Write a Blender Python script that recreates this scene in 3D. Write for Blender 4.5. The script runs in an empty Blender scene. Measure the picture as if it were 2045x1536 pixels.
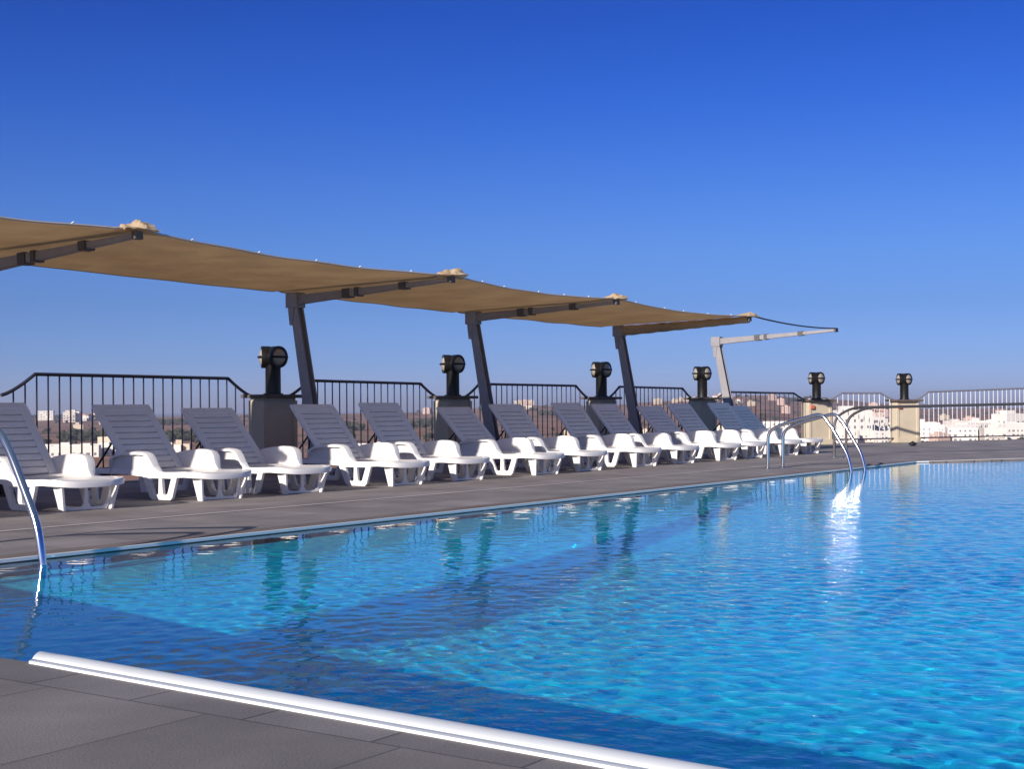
import bpy, math, random
import numpy as np
from mathutils import Vector, Matrix, noise

sc = bpy.context.scene
col = sc.collection
R_ = math.radians

# ------------------------------------------------------------------ camera
EYE = 0.85
YAW = R_(34.5)
ROLL = math.atan(0.0065)
VW = Vector((math.cos(YAW), math.sin(YAW), 0))
RT = Vector((math.sin(YAW), -math.cos(YAW), 0))
UP = Vector((0, 0, 1))
cam = bpy.data.objects.new("camera", bpy.data.cameras.new("camera"))
col.objects.link(cam)
cr = RT * math.cos(ROLL) - UP * math.sin(ROLL)
cu = RT * math.sin(ROLL) + UP * math.cos(ROLL)
cb = -VW
cam.matrix_world = Matrix(((cr.x, cu.x, cb.x, 0), (cr.y, cu.y, cb.y, 0), (cr.z, cu.z, cb.z, EYE), (0, 0, 0, 1)))
cam.data.sensor_width = 36
cam.data.lens = 36 * 2756 / 2045
cam.data.shift_y = 49 / 2045
cam.data.clip_start = 0.05
cam.data.clip_end = 90000
sc.camera = cam

# ------------------------------------------------------------------ light
SUN_EL = R_(18.5)
sd = Vector((1, 0.07, 0)).normalized() * math.cos(SUN_EL)      # the way the light travels
sd.z = -math.sin(SUN_EL)
sun = bpy.data.objects.new("sun", bpy.data.lights.new("sun", 'SUN'))
col.objects.link(sun)
sun.rotation_euler = sd.to_track_quat('-Z', 'Y').to_euler()
sun.data.energy = 5.0
sun.data.angle = R_(0.5)
sun.data.color = (1.0, 0.93, 0.86)
sun.data.cycles.is_caustics_light = True

world = bpy.data.worlds.new("World")
sc.world = world
world.use_nodes = True
nt = world.node_tree
nt.nodes.clear()
wo = nt.nodes.new("ShaderNodeOutputWorld")
bg = nt.nodes.new("ShaderNodeBackground")
sky = nt.nodes.new("ShaderNodeTexSky")
sky.sky_type = 'NISHITA'
sky.sun_disc = False
sky.sun_elevation = SUN_EL
sky.sun_rotation = math.atan2(-sd.x, -sd.y)
sky.altitude = 100
sky.air_density = 1.0
sky.dust_density = 0.3
sky.ozone_density = 3.0
bg.inputs[1].default_value = 0.1
tc = nt.nodes.new("ShaderNodeTexCoord")
sx = nt.nodes.new("ShaderNodeSeparateXYZ")
rp = nt.nodes.new("ShaderNodeValToRGB")
mx = nt.nodes.new("ShaderNodeMix")
mx.data_type = 'RGBA'
mx.blend_type = 'MULTIPLY'
mx.inputs[0].default_value = 1.0
nt.links.new(tc.outputs["Generated"], sx.inputs[0])
nt.links.new(sx.outputs[2], rp.inputs[0])
nt.links.new(sky.outputs[0], mx.inputs[6])
nt.links.new(rp.outputs[0], mx.inputs[7])
nt.links.new(mx.outputs[2], bg.inputs[0])
nt.links.new(bg.outputs[0], wo.inputs[0])
SKY_TINT = [(0.0, (0.40, 0.53, 1.22)), (0.0149, (0.37, 0.50, 1.17)), (0.0333, (0.29, 0.435, 1.03)), (0.0743, (0.236, 0.368, 0.82)),
            (0.1131, (0.232, 0.388, 0.84)), (0.1482, (0.195, 0.362, 0.855)), (0.2168, (0.098, 0.278, 0.85)),
            (0.2759, (0.060, 0.218, 0.77)), (0.45, (0.16, 0.28, 0.62)), (0.65, (0.8, 0.74, 0.72)), (1.0, (2.3, 1.75, 1.2))]
el_ = rp.color_ramp.elements
el_[0].position = SKY_TINT[0][0]
el_[0].color = (*SKY_TINT[0][1], 1)
el_[1].position = SKY_TINT[-1][0]
el_[1].color = (*SKY_TINT[-1][1], 1)
for p_, c_ in SKY_TINT[1:-1]:
    e_ = el_.new(p_)
    e_.color = (*c_, 1)

sc.view_settings.view_transform = 'Standard'
sc.view_settings.look = 'None'
sc.view_settings.gamma = 1
sc.view_settings.exposure = 0.35
sc.render.engine = 'CYCLES'
sc.cycles.use_denoising = True
sc.cycles.max_bounces = 10
sc.cycles.transparent_max_bounces = 12
sc.cycles.sample_clamp_indirect = 0
sc.cycles.caustics_refractive = True
sc.cycles.caustics_reflective = True
sc.cycles.blur_glossy = 0.3

# ------------------------------------------------------------------ materials
def mat(name, base, rough=0.6, metal=0.0, var=0.0, vscale=8.0, bump=0.0, bscale=60.0, coat=0.0, spec=0.5, trans=None):
    m = bpy.data.materials.new(name)
    m.use_nodes = True
    n = m.node_tree
    b = n.nodes["Principled BSDF"]
    b.inputs["Base Color"].default_value = (*base, 1)
    b.inputs["Roughness"].default_value = rough
    b.inputs["Metallic"].default_value = metal
    b.inputs["Specular IOR Level"].default_value = spec
    b.inputs["Coat Weight"].default_value = coat
    t = n.nodes.new("ShaderNodeTexCoord")
    nz = n.nodes.new("ShaderNodeTexNoise")
    nz.inputs["Scale"].default_value = vscale
    nz.inputs["Detail"].default_value = 6
    nz.inputs["Roughness"].default_value = 0.65
    n.links.new(t.outputs["Object"], nz.inputs["Vector"])
    if var:
        r = n.nodes.new("ShaderNodeValToRGB")
        r.color_ramp.elements[0].position = 0.3
        r.color_ramp.elements[1].position = 0.7
        r.color_ramp.elements[0].color = (*[c * (1 - var) for c in base], 1)
        r.color_ramp.elements[1].color = (*[min(1, c * (1 + var)) for c in base], 1)
        n.links.new(nz.outputs[0], r.inputs[0])
        n.links.new(r.outputs[0], b.inputs["Base Color"])
    if bump:
        nb = n.nodes.new("ShaderNodeTexNoise")
        nb.inputs["Scale"].default_value = bscale
        nb.inputs["Detail"].default_value = 4
        n.links.new(t.outputs["Object"], nb.inputs["Vector"])
        bp = n.nodes.new("ShaderNodeBump")
        bp.inputs["Strength"].default_value = bump
        bp.inputs["Distance"].default_value = 0.01
        n.links.new(nb.outputs[0], bp.inputs["Height"])
        n.links.new(bp.outputs[0], b.inputs["Normal"])
    return m

M = {}
M['plastic'] = mat('white_plastic', (0.84, 0.80, 0.755), 0.38, var=0.05, vscale=5, bump=0.05, bscale=30)
M['strut'] = mat('dark_plastic', (0.03, 0.03, 0.035), 0.5)
M['post'] = mat('painted_steel', (0.26, 0.24, 0.24), 0.45, 0.0, var=0.12, vscale=3, bump=0.05)
M['clamp'] = mat('clamp_steel', (0.09, 0.085, 0.085), 0.5, 0.3)
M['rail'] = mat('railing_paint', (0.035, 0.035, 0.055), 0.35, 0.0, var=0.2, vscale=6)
M['sunlit_bars'] = mat('sunlit_railing_paint', (0.62, 0.60, 0.62), 0.4, 0.0, var=0.06, vscale=6)  # sunlit copy of the railing bars: the sun's brightness is in the colour
M['midrail'] = mat('grey_railing_paint', (0.20, 0.19, 0.22), 0.4, var=0.1)
M['chrome'] = mat('polished_steel', (0.72, 0.72, 0.74), 0.14, 1.0, var=0.04, vscale=4)
M['pillar'] = mat('pillar_plaster', (0.53, 0.445, 0.32), 0.85, var=0.08, vscale=3, bump=0.25, bscale=40)
M['cap'] = mat('pillar_stone_cap', (0.11, 0.085, 0.07), 0.7, var=0.2, vscale=8, bump=0.1)
M['lamp'] = mat('lamp_black', (0.008, 0.007, 0.006), 0.38, 0.0, var=0.2, vscale=10)
M['lens'] = mat('lamp_lens', (0.36, 0.31, 0.24), 0.2, 0.0, coat=0.6)
M['whitecap'] = mat('coping_white', (0.88, 0.88, 0.86), 0.6, var=0.04, vscale=2.5, bump=0.04, bscale=12)
M['trim'] = mat('trim_white', (0.80, 0.80, 0.80), 0.85, spec=0.1)
M['grout'] = mat('pale_strip', (0.60, 0.53, 0.50), 0.8, var=0.15, vscale=12)
M['rope'] = mat('rope_dark', (0.05, 0.05, 0.07), 0.7)
M['hem'] = mat('canvas_hem', (0.55, 0.42, 0.33), 0.8)
M['orange'] = mat('orange_box', (0.55, 0.14, 0.07), 0.5)
M['bag'] = mat('dark_cloth', (0.02, 0.02, 0.03), 0.8, bump=0.3)

def fabric_mat():
    m = bpy.data.materials.new('tan_canvas')
    m.use_nodes = True
    n = m.node_tree
    n.nodes.clear()
    o = n.nodes.new("ShaderNodeOutputMaterial")
    d = n.nodes.new("ShaderNodeBsdfDiffuse")
    t = n.nodes.new("ShaderNodeBsdfTranslucent")
    x = n.nodes.new("ShaderNodeMixShader")
    tcx = n.nodes.new("ShaderNodeTexCoord")
    nz = n.nodes.new("ShaderNodeTexNoise")
    nz.inputs["Scale"].default_value = 1.6
    nz.inputs["Detail"].default_value = 7
    r = n.nodes.new("ShaderNodeValToRGB")
    r.color_ramp.elements[0].position = 0.3
    r.color_ramp.elements[1].position = 0.75
    r.color_ramp.elements[0].color = (0.70, 0.54, 0.35, 1)
    r.color_ramp.elements[1].color = (0.82, 0.64, 0.43, 1)
    wv = n.nodes.new("ShaderNodeTexNoise")
    wv.inputs["Scale"].default_value = 3.0
    wv.inputs["Detail"].default_value = 5
    bp = n.nodes.new("ShaderNodeBump")
    bp.inputs["Strength"].default_value = 0.5
    bp.inputs["Distance"].default_value = 0.04
    n.links.new(tcx.outputs["Object"], nz.inputs["Vector"])
    n.links.new(tcx.outputs["Object"], wv.inputs["Vector"])
    n.links.new(wv.outputs[0], bp.inputs["Height"])
    n.links.new(bp.outputs[0], d.inputs["Normal"])
    n.links.new(bp.outputs[0], t.inputs["Normal"])
    n.links.new(nz.outputs[0], r.inputs[0])
    n.links.new(r.outputs[0], d.inputs[0])
    n.links.new(r.outputs[0], t.inputs[0])
    x.inputs[0].default_value = 0.55
    n.links.new(d.outputs[0], x.inputs[1])
    n.links.new(t.outputs[0], x.inputs[2])
    n.links.new(x.outputs[0], o.inputs[0])
    return m
M['fabric'] = fabric_mat()

def slab_mat(name, bw, bh, offx, offy, base, joint, stagger=0.0, mort=0.006):
    """stone slabs laid in a grid; the joints are a little darker"""
    m = bpy.data.materials.new(name)
    m.use_nodes = True
    n = m.node_tree
    b = n.nodes["Principled BSDF"]
    tcx = n.nodes.new("ShaderNodeTexCoord")
    mp = n.nodes.new("ShaderNodeMapping")
    mp.inputs["Location"].default_value = (-offx, -offy, 0)
    n.links.new(tcx.outputs["Object"], mp.inputs["Vector"])
    br = n.nodes.new("ShaderNodeTexBrick")
    br.offset = stagger
    br.inputs["Scale"].default_value = 1.0
    br.inputs["Brick Width"].default_value = bw
    br.inputs["Row Height"].default_value = bh
    br.inputs["Mortar Size"].default_value = mort
    br.inputs["Mortar Smooth"].default_value = 0.3
    br.inputs["Color1"].default_value = (*[c * 0.86 for c in base], 1)
    br.inputs["Color2"].default_value = (*[c * 1.12 for c in base], 1)
    br.inputs["Mortar"].default_value = (*joint, 1)
    n.links.new(mp.outputs[0], br.inputs["Vector"])
    n1 = n.nodes.new("ShaderNodeTexNoise")
    n1.inputs["Scale"].default_value = 130
    n1.inputs["Detail"].default_value = 3
    n2 = n.nodes.new("ShaderNodeTexNoise")
    n2.inputs["Scale"].default_value = 1.7
    n2.inputs["Detail"].default_value = 7
    n.links.new(tcx.outputs["Object"], n1.inputs["Vector"])
    n.links.new(tcx.outputs["Object"], n2.inputs["Vector"])
    r1 = n.nodes.new("ShaderNodeMapRange")
    r1.inputs["From Min"].default_value = 0.3
    r1.inputs["From Max"].default_value = 0.7
    r1.inputs["To Min"].default_value = 0.84
    r1.inputs["To Max"].default_value = 1.16
    r2 = n.nodes.new("ShaderNodeMapRange")
    r2.inputs["From Min"].default_value = 0.3
    r2.inputs["From Max"].default_value = 0.7
    r2.inputs["To Min"].default_value = 0.76
    r2.inputs["To Max"].default_value = 1.20
    n.links.new(n1.outputs[0], r1.inputs[0])
    n.links.new(n2.outputs[0], r2.inputs[0])
    mm = n.nodes.new("ShaderNodeMath")
    mm.operation = 'MULTIPLY'
    n.links.new(r1.outputs[0], mm.inputs[0])
    n.links.new(r2.outputs[0], mm.inputs[1])
    vm = n.nodes.new("ShaderNodeVectorMath")
    vm.operation = 'SCALE'
    n.links.new(br.outputs["Color"], vm.inputs[0])
    n.links.new(mm.outputs[0], vm.inputs["Scale"])
    n.links.new(vm.outputs[0], b.inputs["Base Color"])
    b.inputs["Roughness"].default_value = 0.75
    bp = n.nodes.new("ShaderNodeBump")
    bp.inputs["Strength"].default_value = 0.35
    bp.inputs["Distance"].default_value = 0.004
    ad = n.nodes.new("ShaderNodeMath")
    ad.operation = 'SUBTRACT'
    n.links.new(n1.outputs[0], ad.inputs[0])
    n.links.new(br.outputs["Fac"], ad.inputs[1])
    n.links.new(ad.outputs[0], bp.inputs["Height"])
    n.links.new(bp.outputs[0], b.inputs["Normal"])
    return m

def mosaic_fleck_mat():  # tile contrast also stands in for caustic light flecks on the floor
    m = bpy.data.materials.new('mosaic_light_flecks')
    m.use_nodes = True
    n = m.node_tree
    b = n.nodes["Principled BSDF"]
    tcx = n.nodes.new("ShaderNodeTexCoord")
    vo = n.nodes.new("ShaderNodeTexVoronoi")
    vo.inputs["Scale"].default_value = 15.0
    vo.inputs["Randomness"].default_value = 0.6
    n.links.new(tcx.outputs["Object"], vo.inputs["Vector"])
    sp = n.nodes.new("ShaderNodeSeparateXYZ")
    n.links.new(vo.outputs["Color"], sp.inputs[0])
    r = n.nodes.new("ShaderNodeValToRGB")
    r.color_ramp.elements[0].color = (0.004, 0.54, 0.92, 1)
    r.color_ramp.elements[1].color = (0.02, 0.88, 1.0, 1)
    n.links.new(sp.outputs[0], r.inputs[0])
    n.links.new(r.outputs[0], b.inputs["Base Color"])
    b.inputs["Roughness"].default_value = 0.6
    b.inputs["Specular IOR Level"].default_value = 0.2
    return m
M['mosaic'] = mosaic_fleck_mat()

def water_mat():
    m = bpy.data.materials.new('pool_water')
    m.use_nodes = True
    n = m.node_tree
    n.nodes.clear()
    o = n.nodes.new("ShaderNodeOutputMaterial")
    g = n.nodes.new("ShaderNodeBsdfGlass")
    g.inputs["IOR"].default_value = 1.333
    g.inputs["Roughness"].default_value = 0.0
    g.inputs["Color"].default_value = (0.97, 0.99, 1.0, 1)
    tcx = n.nodes.new("ShaderNodeTexCoord")
    mp = n.nodes.new("ShaderNodeMapping")
    mp.inputs["Rotation"].default_value = (0, 0, R_(-20))
    mp.inputs["Scale"].default_value = (1.0, 0.75, 1.0)
    n.links.new(tcx.outputs["Object"], mp.inputs[0])
    nz = n.nodes.new("ShaderNodeTexNoise")
    nz.inputs["Scale"].default_value = 17
    nz.inputs["Detail"].default_value = 2.5
    nz.inputs["Roughness"].default_value = 0.55
    n.links.new(mp.outputs[0], nz.inputs["Vector"])
    # calmer on the left, choppier on the right
    sxy = n.nodes.new("ShaderNodeSeparateXYZ")
    n.links.new(tcx.outputs["Object"], sxy.inputs[0])
    ma = n.nodes.new("ShaderNodeMath")
    ma.operation = 'MULTIPLY_ADD'
    ma.inputs[1].default_value = -0.16
    n.links.new(sxy.outputs[0], ma.inputs[0])
    n.links.new(sxy.outputs[1], ma.inputs[2])
    mr = n.nodes.new("ShaderNodeMapRange")
    mr.interpolation_type = 'SMOOTHSTEP'
    mr.inputs["From Min"].default_value = 3.6
    mr.inputs["From Max"].default_value = 1.6
    mr.inputs["To Min"].default_value = 0.05
    mr.inputs["To Max"].default_value = 1.0
    n.links.new(ma.outputs[0], mr.inputs[0])
    bp = n.nodes.new("ShaderNodeBump")
    bp.inputs["Distance"].default_value = 0.0048
    n.links.new(mr.outputs[0], bp.inputs["Strength"])
    n.links.new(nz.outputs[0], bp.inputs["Height"])
    n.links.new(bp.outputs[0], g.inputs["Normal"])
    n.links.new(g.outputs[0], o.inputs[0])
    return m
M['water'] = water_mat()

def noise_ramp_mat(name, stops, scale, rough=0.9, detail=8, dist=0.0, scale2=None):
    m = bpy.data.materials.new(name)
    m.use_nodes = True
    n = m.node_tree
    b = n.nodes["Principled BSDF"]
    b.inputs["Roughness"].default_value = rough
    b.inputs["Specular IOR Level"].default_value = 0.1
    tcx = n.nodes.new("ShaderNodeTexCoord")
    nz = n.nodes.new("ShaderNodeTexNoise")
    nz.inputs["Scale"].default_value = scale
    nz.inputs["Detail"].default_value = detail
    nz.inputs["Roughness"].default_value = 0.62
    nz.inputs["Distortion"].default_value = dist
    n.links.new(tcx.outputs["Object"], nz.inputs["Vector"])
    r = n.nodes.new("ShaderNodeValToRGB")
    e = r.color_ramp.elements
    e[0].position, e[0].color = stops[0][0], (*stops[0][1], 1)
    e[1].position, e[1].color = stops[-1][0], (*stops[-1][1], 1)
    for p, c in stops[1:-1]:
        q = e.new(p)
        q.color = (*c, 1)
    n.links.new(nz.outputs[0], r.inputs[0])
    n.links.new(r.outputs[0], b.inputs["Base Color"])
    return m
M['land'] = noise_ramp_mat('dry_land', [(0.30, (0.05, 0.06, 0.03)), (0.40, (0.13, 0.09, 0.055)), (0.48, (0.30, 0.15, 0.09)),
                                        (0.56, (0.36, 0.19, 0.12)), (0.64, (0.17, 0.13, 0.08)), (0.74, (0.38, 0.30, 0.22))], 0.012)
M['sea'] = noise_ramp_mat('sea_surface', [(0.3, (0.03, 0.06, 0.14)), (0.7, (0.04, 0.08, 0.17))], 0.001, rough=0.4)
M['tree'] = noise_ramp_mat('tree_leaves', [(0.3, (0.035, 0.036, 0.022)), (0.7, (0.075, 0.072, 0.042))], 0.08)
M['glass'] = mat('window_dark', (0.20, 0.19, 0.19), 0.2)
WALLS = [mat('wall_white', (0.70, 0.62, 0.53), 0.85, var=0.08, vscale=0.2), mat('wall_cream', (0.62, 0.50, 0.36), 0.85, var=0.1, vscale=0.2),
         mat('wall_pink', (0.55, 0.38, 0.30), 0.85, var=0.1, vscale=0.2), mat('wall_chalk', (0.74, 0.68, 0.60), 0.85, var=0.05, vscale=0.2)]

# ------------------------------------------------------------------ mesh builder
class MB:
    def __init__(s):
        s.v, s.f, s.mi = [], [], []
    def add(s, vs, fs, mi=0):
        o = len(s.v)
        s.v += [tuple(p) for p in vs]
        s.f += [tuple(i + o for i in q) for q in fs]
        s.mi += [mi] * len(fs)
        return s
    def box(s, x0, x1, y0, y1, z0, z1, mi=0):
        return s.add([(x, y, z) for z in (z0, z1) for y in (y0, y1) for x in (x0, x1)],
                     [(0, 2, 3, 1), (4, 5, 7, 6), (0, 1, 5, 4), (2, 6, 7, 3), (0, 4, 6, 2), (1, 3, 7, 5)], mi)
    def hexa(s, a, b, mi=0):
        """a, b: two quads (4 points each) joined into a solid"""
        return s.add(list(a) + list(b), [(0, 3, 2, 1), (4, 5, 6, 7), (0, 1, 5, 4), (1, 2, 6, 5), (2, 3, 7, 6), (3, 0, 4, 7)], mi)
    def beam(s, p, q, w0, h0, w1=None, h1=None, side=(1, 0, 0), mi=0):
        """bar from p to q; w along 'side', h across"""
        w1 = w0 if w1 is None else w1
        h1 = h0 if h1 is None else h1
        p, q = Vector(p), Vector(q)
        d = (q - p).normalized()
        sd_ = Vector(side)
        u = d.cross(sd_).normalized()
        sd_ = u.cross(d).normalized()
        def ring(c, w, h):
            return [c - sd_ * w / 2 - u * h / 2, c + sd_ * w / 2 - u * h / 2, c + sd_ * w / 2 + u * h / 2, c - sd_ * w / 2 + u * h / 2]
        return s.hexa(ring(p, w0, h0), ring(q, w1, h1), mi)
    def tube(s, pts, r, n=10, mi=0, cap=True, rr=None):
        pts = [Vector(p) for p in pts]
        k = len(pts)
        up = Vector((0, 0, 1))
        d0 = (pts[1] - pts[0]).normalized()
        if abs(d0.dot(up)) > 0.9:
            up = Vector((1, 0, 0))
        a = d0.cross(up).normalized()
        vs = []
        for i in range(k):
            d = ((pts[min(i + 1, k - 1)] - pts[max(i - 1, 0)])).normalized()
            a = (a - d * a.dot(d)).normalized()
            b = d.cross(a)
            rad = rr[i] if rr else r
            for j in range(n):
                t = 2 * math.pi * j / n
                vs.append(pts[i] + a * math.cos(t) * rad + b * math.sin(t) * rad)
        fs = [(i * n + j, i * n + (j + 1) % n, (i + 1) * n + (j + 1) % n, (i + 1) * n + j) for i in range(k - 1) for j in range(n)]
        if cap:
            fs.append(tuple(range(n - 1, -1, -1)))
            fs.append(tuple((k - 1) * n + j for j in range(n)))
        return s.add(vs, fs, mi)
    def lathe(s, prof, c=(0, 0, 0), axis=(0, 0, 1), n=24, mi=0):
        """prof: list of (radius, height along axis)"""
        ax = Vector(axis).normalized()
        t = Vector((1, 0, 0)) if abs(ax.x) < 0.9 else Vector((0, 1, 0))
        a = ax.cross(t).normalized()
        b = ax.cross(a)
        c = Vector(c)
        vs = []
        for r, h in prof:
            for j in range(n):
                q = 2 * math.pi * j / n
                vs.append(c + ax * h + (a * math.cos(q) + b * math.sin(q)) * r)
        k = len(prof)
        fs = [(i * n + j, i * n + (j + 1) % n, (i + 1) * n + (j + 1) % n, (i + 1) * n + j) for i in range(k - 1) for j in range(n)]
        fs.append(tuple(range(n - 1, -1, -1)))
        fs.append(tuple((k - 1) * n + j for j in range(n)))
        return s.add(vs, fs, mi)
    def prism(s, poly, x0, x1, axis='x', mi=0):
        """polygon (two coordinates) extruded along the third"""
        n = len(poly)
        if axis == 'x':
            vs = [(x0, a, b) for a, b in poly] + [(x1, a, b) for a, b in poly]
        elif axis == 'y':
            vs = [(a, x0, b) for a, b in poly] + [(a, x1, b) for a, b in poly]
        else:
            vs = [(a, b, x0) for a, b in poly] + [(a, b, x1) for a, b in poly]
        fs = [tuple(range(n - 1, -1, -1)), tuple(range(n, 2 * n))] + [(i, (i + 1) % n, n + (i + 1) % n, n + i) for i in range(n)]
        return s.add(vs, fs, mi)
    def holed(s, outer, holes, x0, x1, axis='x', mi=0):
        """plate with holes: outline and holes as loops, filled with tessellation"""
        from mathutils.geometry import tessellate_polygon
        loops = [[Vector((a, b, 0)) for a, b in outer]] + [[Vector((a, b, 0)) for a, b in h] for h in holes]
        tris = tessellate_polygon(loops)
        flat = [(p.x, p.y) for l in loops for p in l]
        n = len(flat)
        def mk(x):
            if axis == 'x':
                return [(x, a, b) for a, b in flat]
            return [(a, x, b) for a, b in flat]
        vs = mk(x0) + mk(x1)
        fs = [tuple(t) for t in tris] + [tuple(i + n for i in reversed(t)) for t in tris]
        o = 0
        for l in loops:
            m_ = len(l)
            fs += [(o + i, o + (i + 1) % m_, n + o + (i + 1) % m_, n + o + i) for i in range(m_)]
            o += m_
        return s.add(vs, fs, mi)
    def build(s, name, mats, parent=None, smooth=False, bevel=0.0, loc=None):
        me = bpy.data.meshes.new(name)
        me.from_pydata(s.v, [], s.f)
        mats = mats if isinstance(mats, (list, tuple)) else [mats]
        for m_ in mats:
            me.materials.append(m_)
        if len(mats) > 1:
            me.polygons.foreach_set('material_index', s.mi)
        me.update()
        import bmesh
        bm = bmesh.new()
        bm.from_mesh(me)
        bmesh.ops.recalc_face_normals(bm, faces=bm.faces)
        bm.to_mesh(me)
        bm.free()
        if smooth:
            me.polygons.foreach_set('use_smooth', [True] * len(me.polygons))
            me.set_sharp_from_angle(angle=R_(38))
        o = bpy.data.objects.new(name, me)
        col.objects.link(o)
        if parent:
            o.parent = parent
        if loc:
            o.location = loc
        if bevel:
            bv = o.modifiers.new('bevel', 'BEVEL')
            bv.width = bevel
            bv.segments = 2
            bv.limit_method = 'ANGLE'
        return o

def tag(o, label=None, cat=None, group=None, kind=None):
    if label:
        o['label'] = label
    if cat:
        o['category'] = cat
    if group:
        o['group'] = group
    if kind:
        o['kind'] = kind
    return o

def empty(name, loc, rz=0.0, label=None, cat=None, group=None):
    o = bpy.data.objects.new(name, None)
    o.empty_display_size = 0.1
    col.objects.link(o)
    o.location = loc
    o.rotation_euler = (0, 0, rz)
    return tag(o, label, cat, group)

def copy_tree(o, parent=None):
    c = o.copy()
    col.objects.link(c)
    c.parent = parent
    for ch in list(o.children):
        copy_tree(ch, c)
    return c

def struct(o, label, cat):
    return tag(o, label, cat, kind='structure')

def smoothpath(pts, rad, n=6):
    """round the corners of a polyline"""
    pts = [Vector(p) for p in pts]
    out = [pts[0]]
    for i in range(1, len(pts) - 1):
        a, b, c = pts[i - 1], pts[i], pts[i + 1]
        r = min(rad, (a - b).length * 0.45, (c - b).length * 0.45)
        p = b + (a - b).normalized() * r
        q = b + (c - b).normalized() * r
        for k in range(n + 1):
            t = k / n
            out.append(p * (1 - t) ** 2 + b * 2 * t * (1 - t) + q * t * t)
    out.append(pts[-1])
    return out

# ------------------------------------------------------------------ pool and deck
WZ = -0.02               # water level
PX0, PY1 = 2.93, 6.90    # near end and far long side of the pool
ENDX = 21.0
def endx(y):             # the far end of the pool runs off at an angle
    return min(ENDX + (PY1 - y) * 1.79, 46.0)
PYB = -7.0
def depth(y):            # the floor slopes gently down to the left
    return -(WZ * -1 + min(0.62, max(0.19, 0.20 + (y - 1.7) * 0.075)))

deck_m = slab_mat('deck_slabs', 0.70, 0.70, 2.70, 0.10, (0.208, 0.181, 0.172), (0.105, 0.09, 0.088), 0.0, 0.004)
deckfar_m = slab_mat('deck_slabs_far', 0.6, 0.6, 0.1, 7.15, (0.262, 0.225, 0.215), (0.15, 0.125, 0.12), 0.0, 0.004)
cope_m = slab_mat('coping_slabs', 0.24, 0.465, 2.70, 0.44, (0.196, 0.175, 0.172), (0.075, 0.065, 0.062), 0.0, 0.005)
copefar_m = slab_mat('coping_slabs_far', 1.34, 0.3, 6.12, 6.88, (0.20, 0.155, 0.135), (0.05, 0.04, 0.04), 0.0, 0.008)

def sheet(name, polys, m, label, cat='deck'):
    b = MB()
    for p, z in polys:
        n = len(p)
        b.add([(x, y, z) for x, y in p], [tuple(range(n))])
    return struct(b.build(name, m), label, cat)

# fence line of the terrace
FENCE = [(-8.0, 13.3), (9.05, 13.3), (13.62, 13.3), (17.68, 13.3), (22.02, 13.25), (26.1, 13.2), (29.65, 12.05), (31.98, 10.88), (36.3, 8.75), (44.0, 4.9)]
edge = [(x, y + 0.28) for x, y in FENCE]
# solid terrace slab (its top is the deck), cut by the pool
b = MB()
def deck_poly(poly, z=0.0, t=0.6):
    b.prism(poly, z - t, z, axis='z')
deck_poly([(-30, -30), (2.70, -30), (2.70, 13.58), (-30, 13.58)])
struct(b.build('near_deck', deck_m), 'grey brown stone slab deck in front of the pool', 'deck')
b = MB()
deck_poly([(2.70, -30), (PX0, -30), (PX0, PY1), (2.70, PY1)])
struct(b.build('near_coping', cope_m), 'row of narrow grey stone coping slabs along the near pool edge', 'coping')
ex, ey = ENDX, PY1
b = MB()
deck_poly([(2.70, 7.15), (ENDX + 0.05, 7.15), (endx(-10) + 0.24, -9.9), (60, -9.9), (60, -3.0), (44.2, 5.18), (36.45, 9.0), (32.1, 11.16), (29.75, 12.33), (26.15, 13.5), (22.0, 13.55), (2.70, 13.58)])
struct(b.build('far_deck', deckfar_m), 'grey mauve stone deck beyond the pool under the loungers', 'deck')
b = MB()
deck_poly([(2.70, PY1), (ENDX, PY1), (ENDX + 0.05, 7.149), (2.70, 7.149)], z=0.0)
deck_poly([(ENDX, PY1), (endx(-10), -10), (endx(-10) + 0.24, -9.9), (ENDX + 0.05, 7.149)], z=0.0)
struct(b.build('far_coping', copefar_m), 'brown stone coping slabs along the far pool edge', 'coping')

# pale drainage strip in the far deck, 4 mm proud
b = MB()
sp_ = [(2.8, 8.58), (6.0, 8.56), (9.7, 8.49), (17.8, 8.24), (21.6, 8.2), (25.0, 6.35), (34, 1.3)]
for i in range(len(sp_) - 1):
    (x0, y0), (x1, y1) = sp_[i], sp_[i + 1]
    b.add([(x0, y0 - 0.028, 0.004), (x1, y1 - 0.028, 0.004), (x1, y1 + 0.028, 0.004), (x0, y0 + 0.028, 0.004)], [(0, 1, 2, 3)])
struct(b.build('drain_strip', M['grout']), 'thin pale drainage strip running along the far deck', 'drain strip')

# basin
b = MB()
ys = [PY1, 2.0, -4.0, -10.0, PYB]
loop = [(PX0, PY1), (ENDX, PY1), (endx(PYB), PYB), (PX0, PYB)]
ys = [PY1, 6.0, 5.0, 4.0, 3.0, 1.7, 1.5, 0.0, -3.5, PYB]
m_ = len(ys)
L_ = [(PX0, y) for y in ys]
R2 = [(endx(y), y) for y in ys]
vs = [(x, y, depth(y)) for x, y in L_] + [(x, y, depth(y)) for x, y in R2] + [(x, y, -0.001) for x, y in L_] + [(x, y, -0.001) for x, y in R2]
fs = []
for i in range(m_ - 1):
    fs += [(i, i + 1, m_ + i + 1, m_ + i), (i, i + 1, 2 * m_ + i + 1, 2 * m_ + i), (m_ + i, m_ + i + 1, 3 * m_ + i + 1, 3 * m_ + i)]
fs += [(0, m_, 3 * m_, 2 * m_), (m_ - 1, 2 * m_ - 1, 4 * m_ - 1, 3 * m_ - 1)]
b.add(vs, fs)
basin = struct(b.build('pool_basin', M['mosaic']), 'blue mosaic tiled pool basin with light flecks in its colour', 'pool')
basin.cycles.is_caustics_receiver = True

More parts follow.
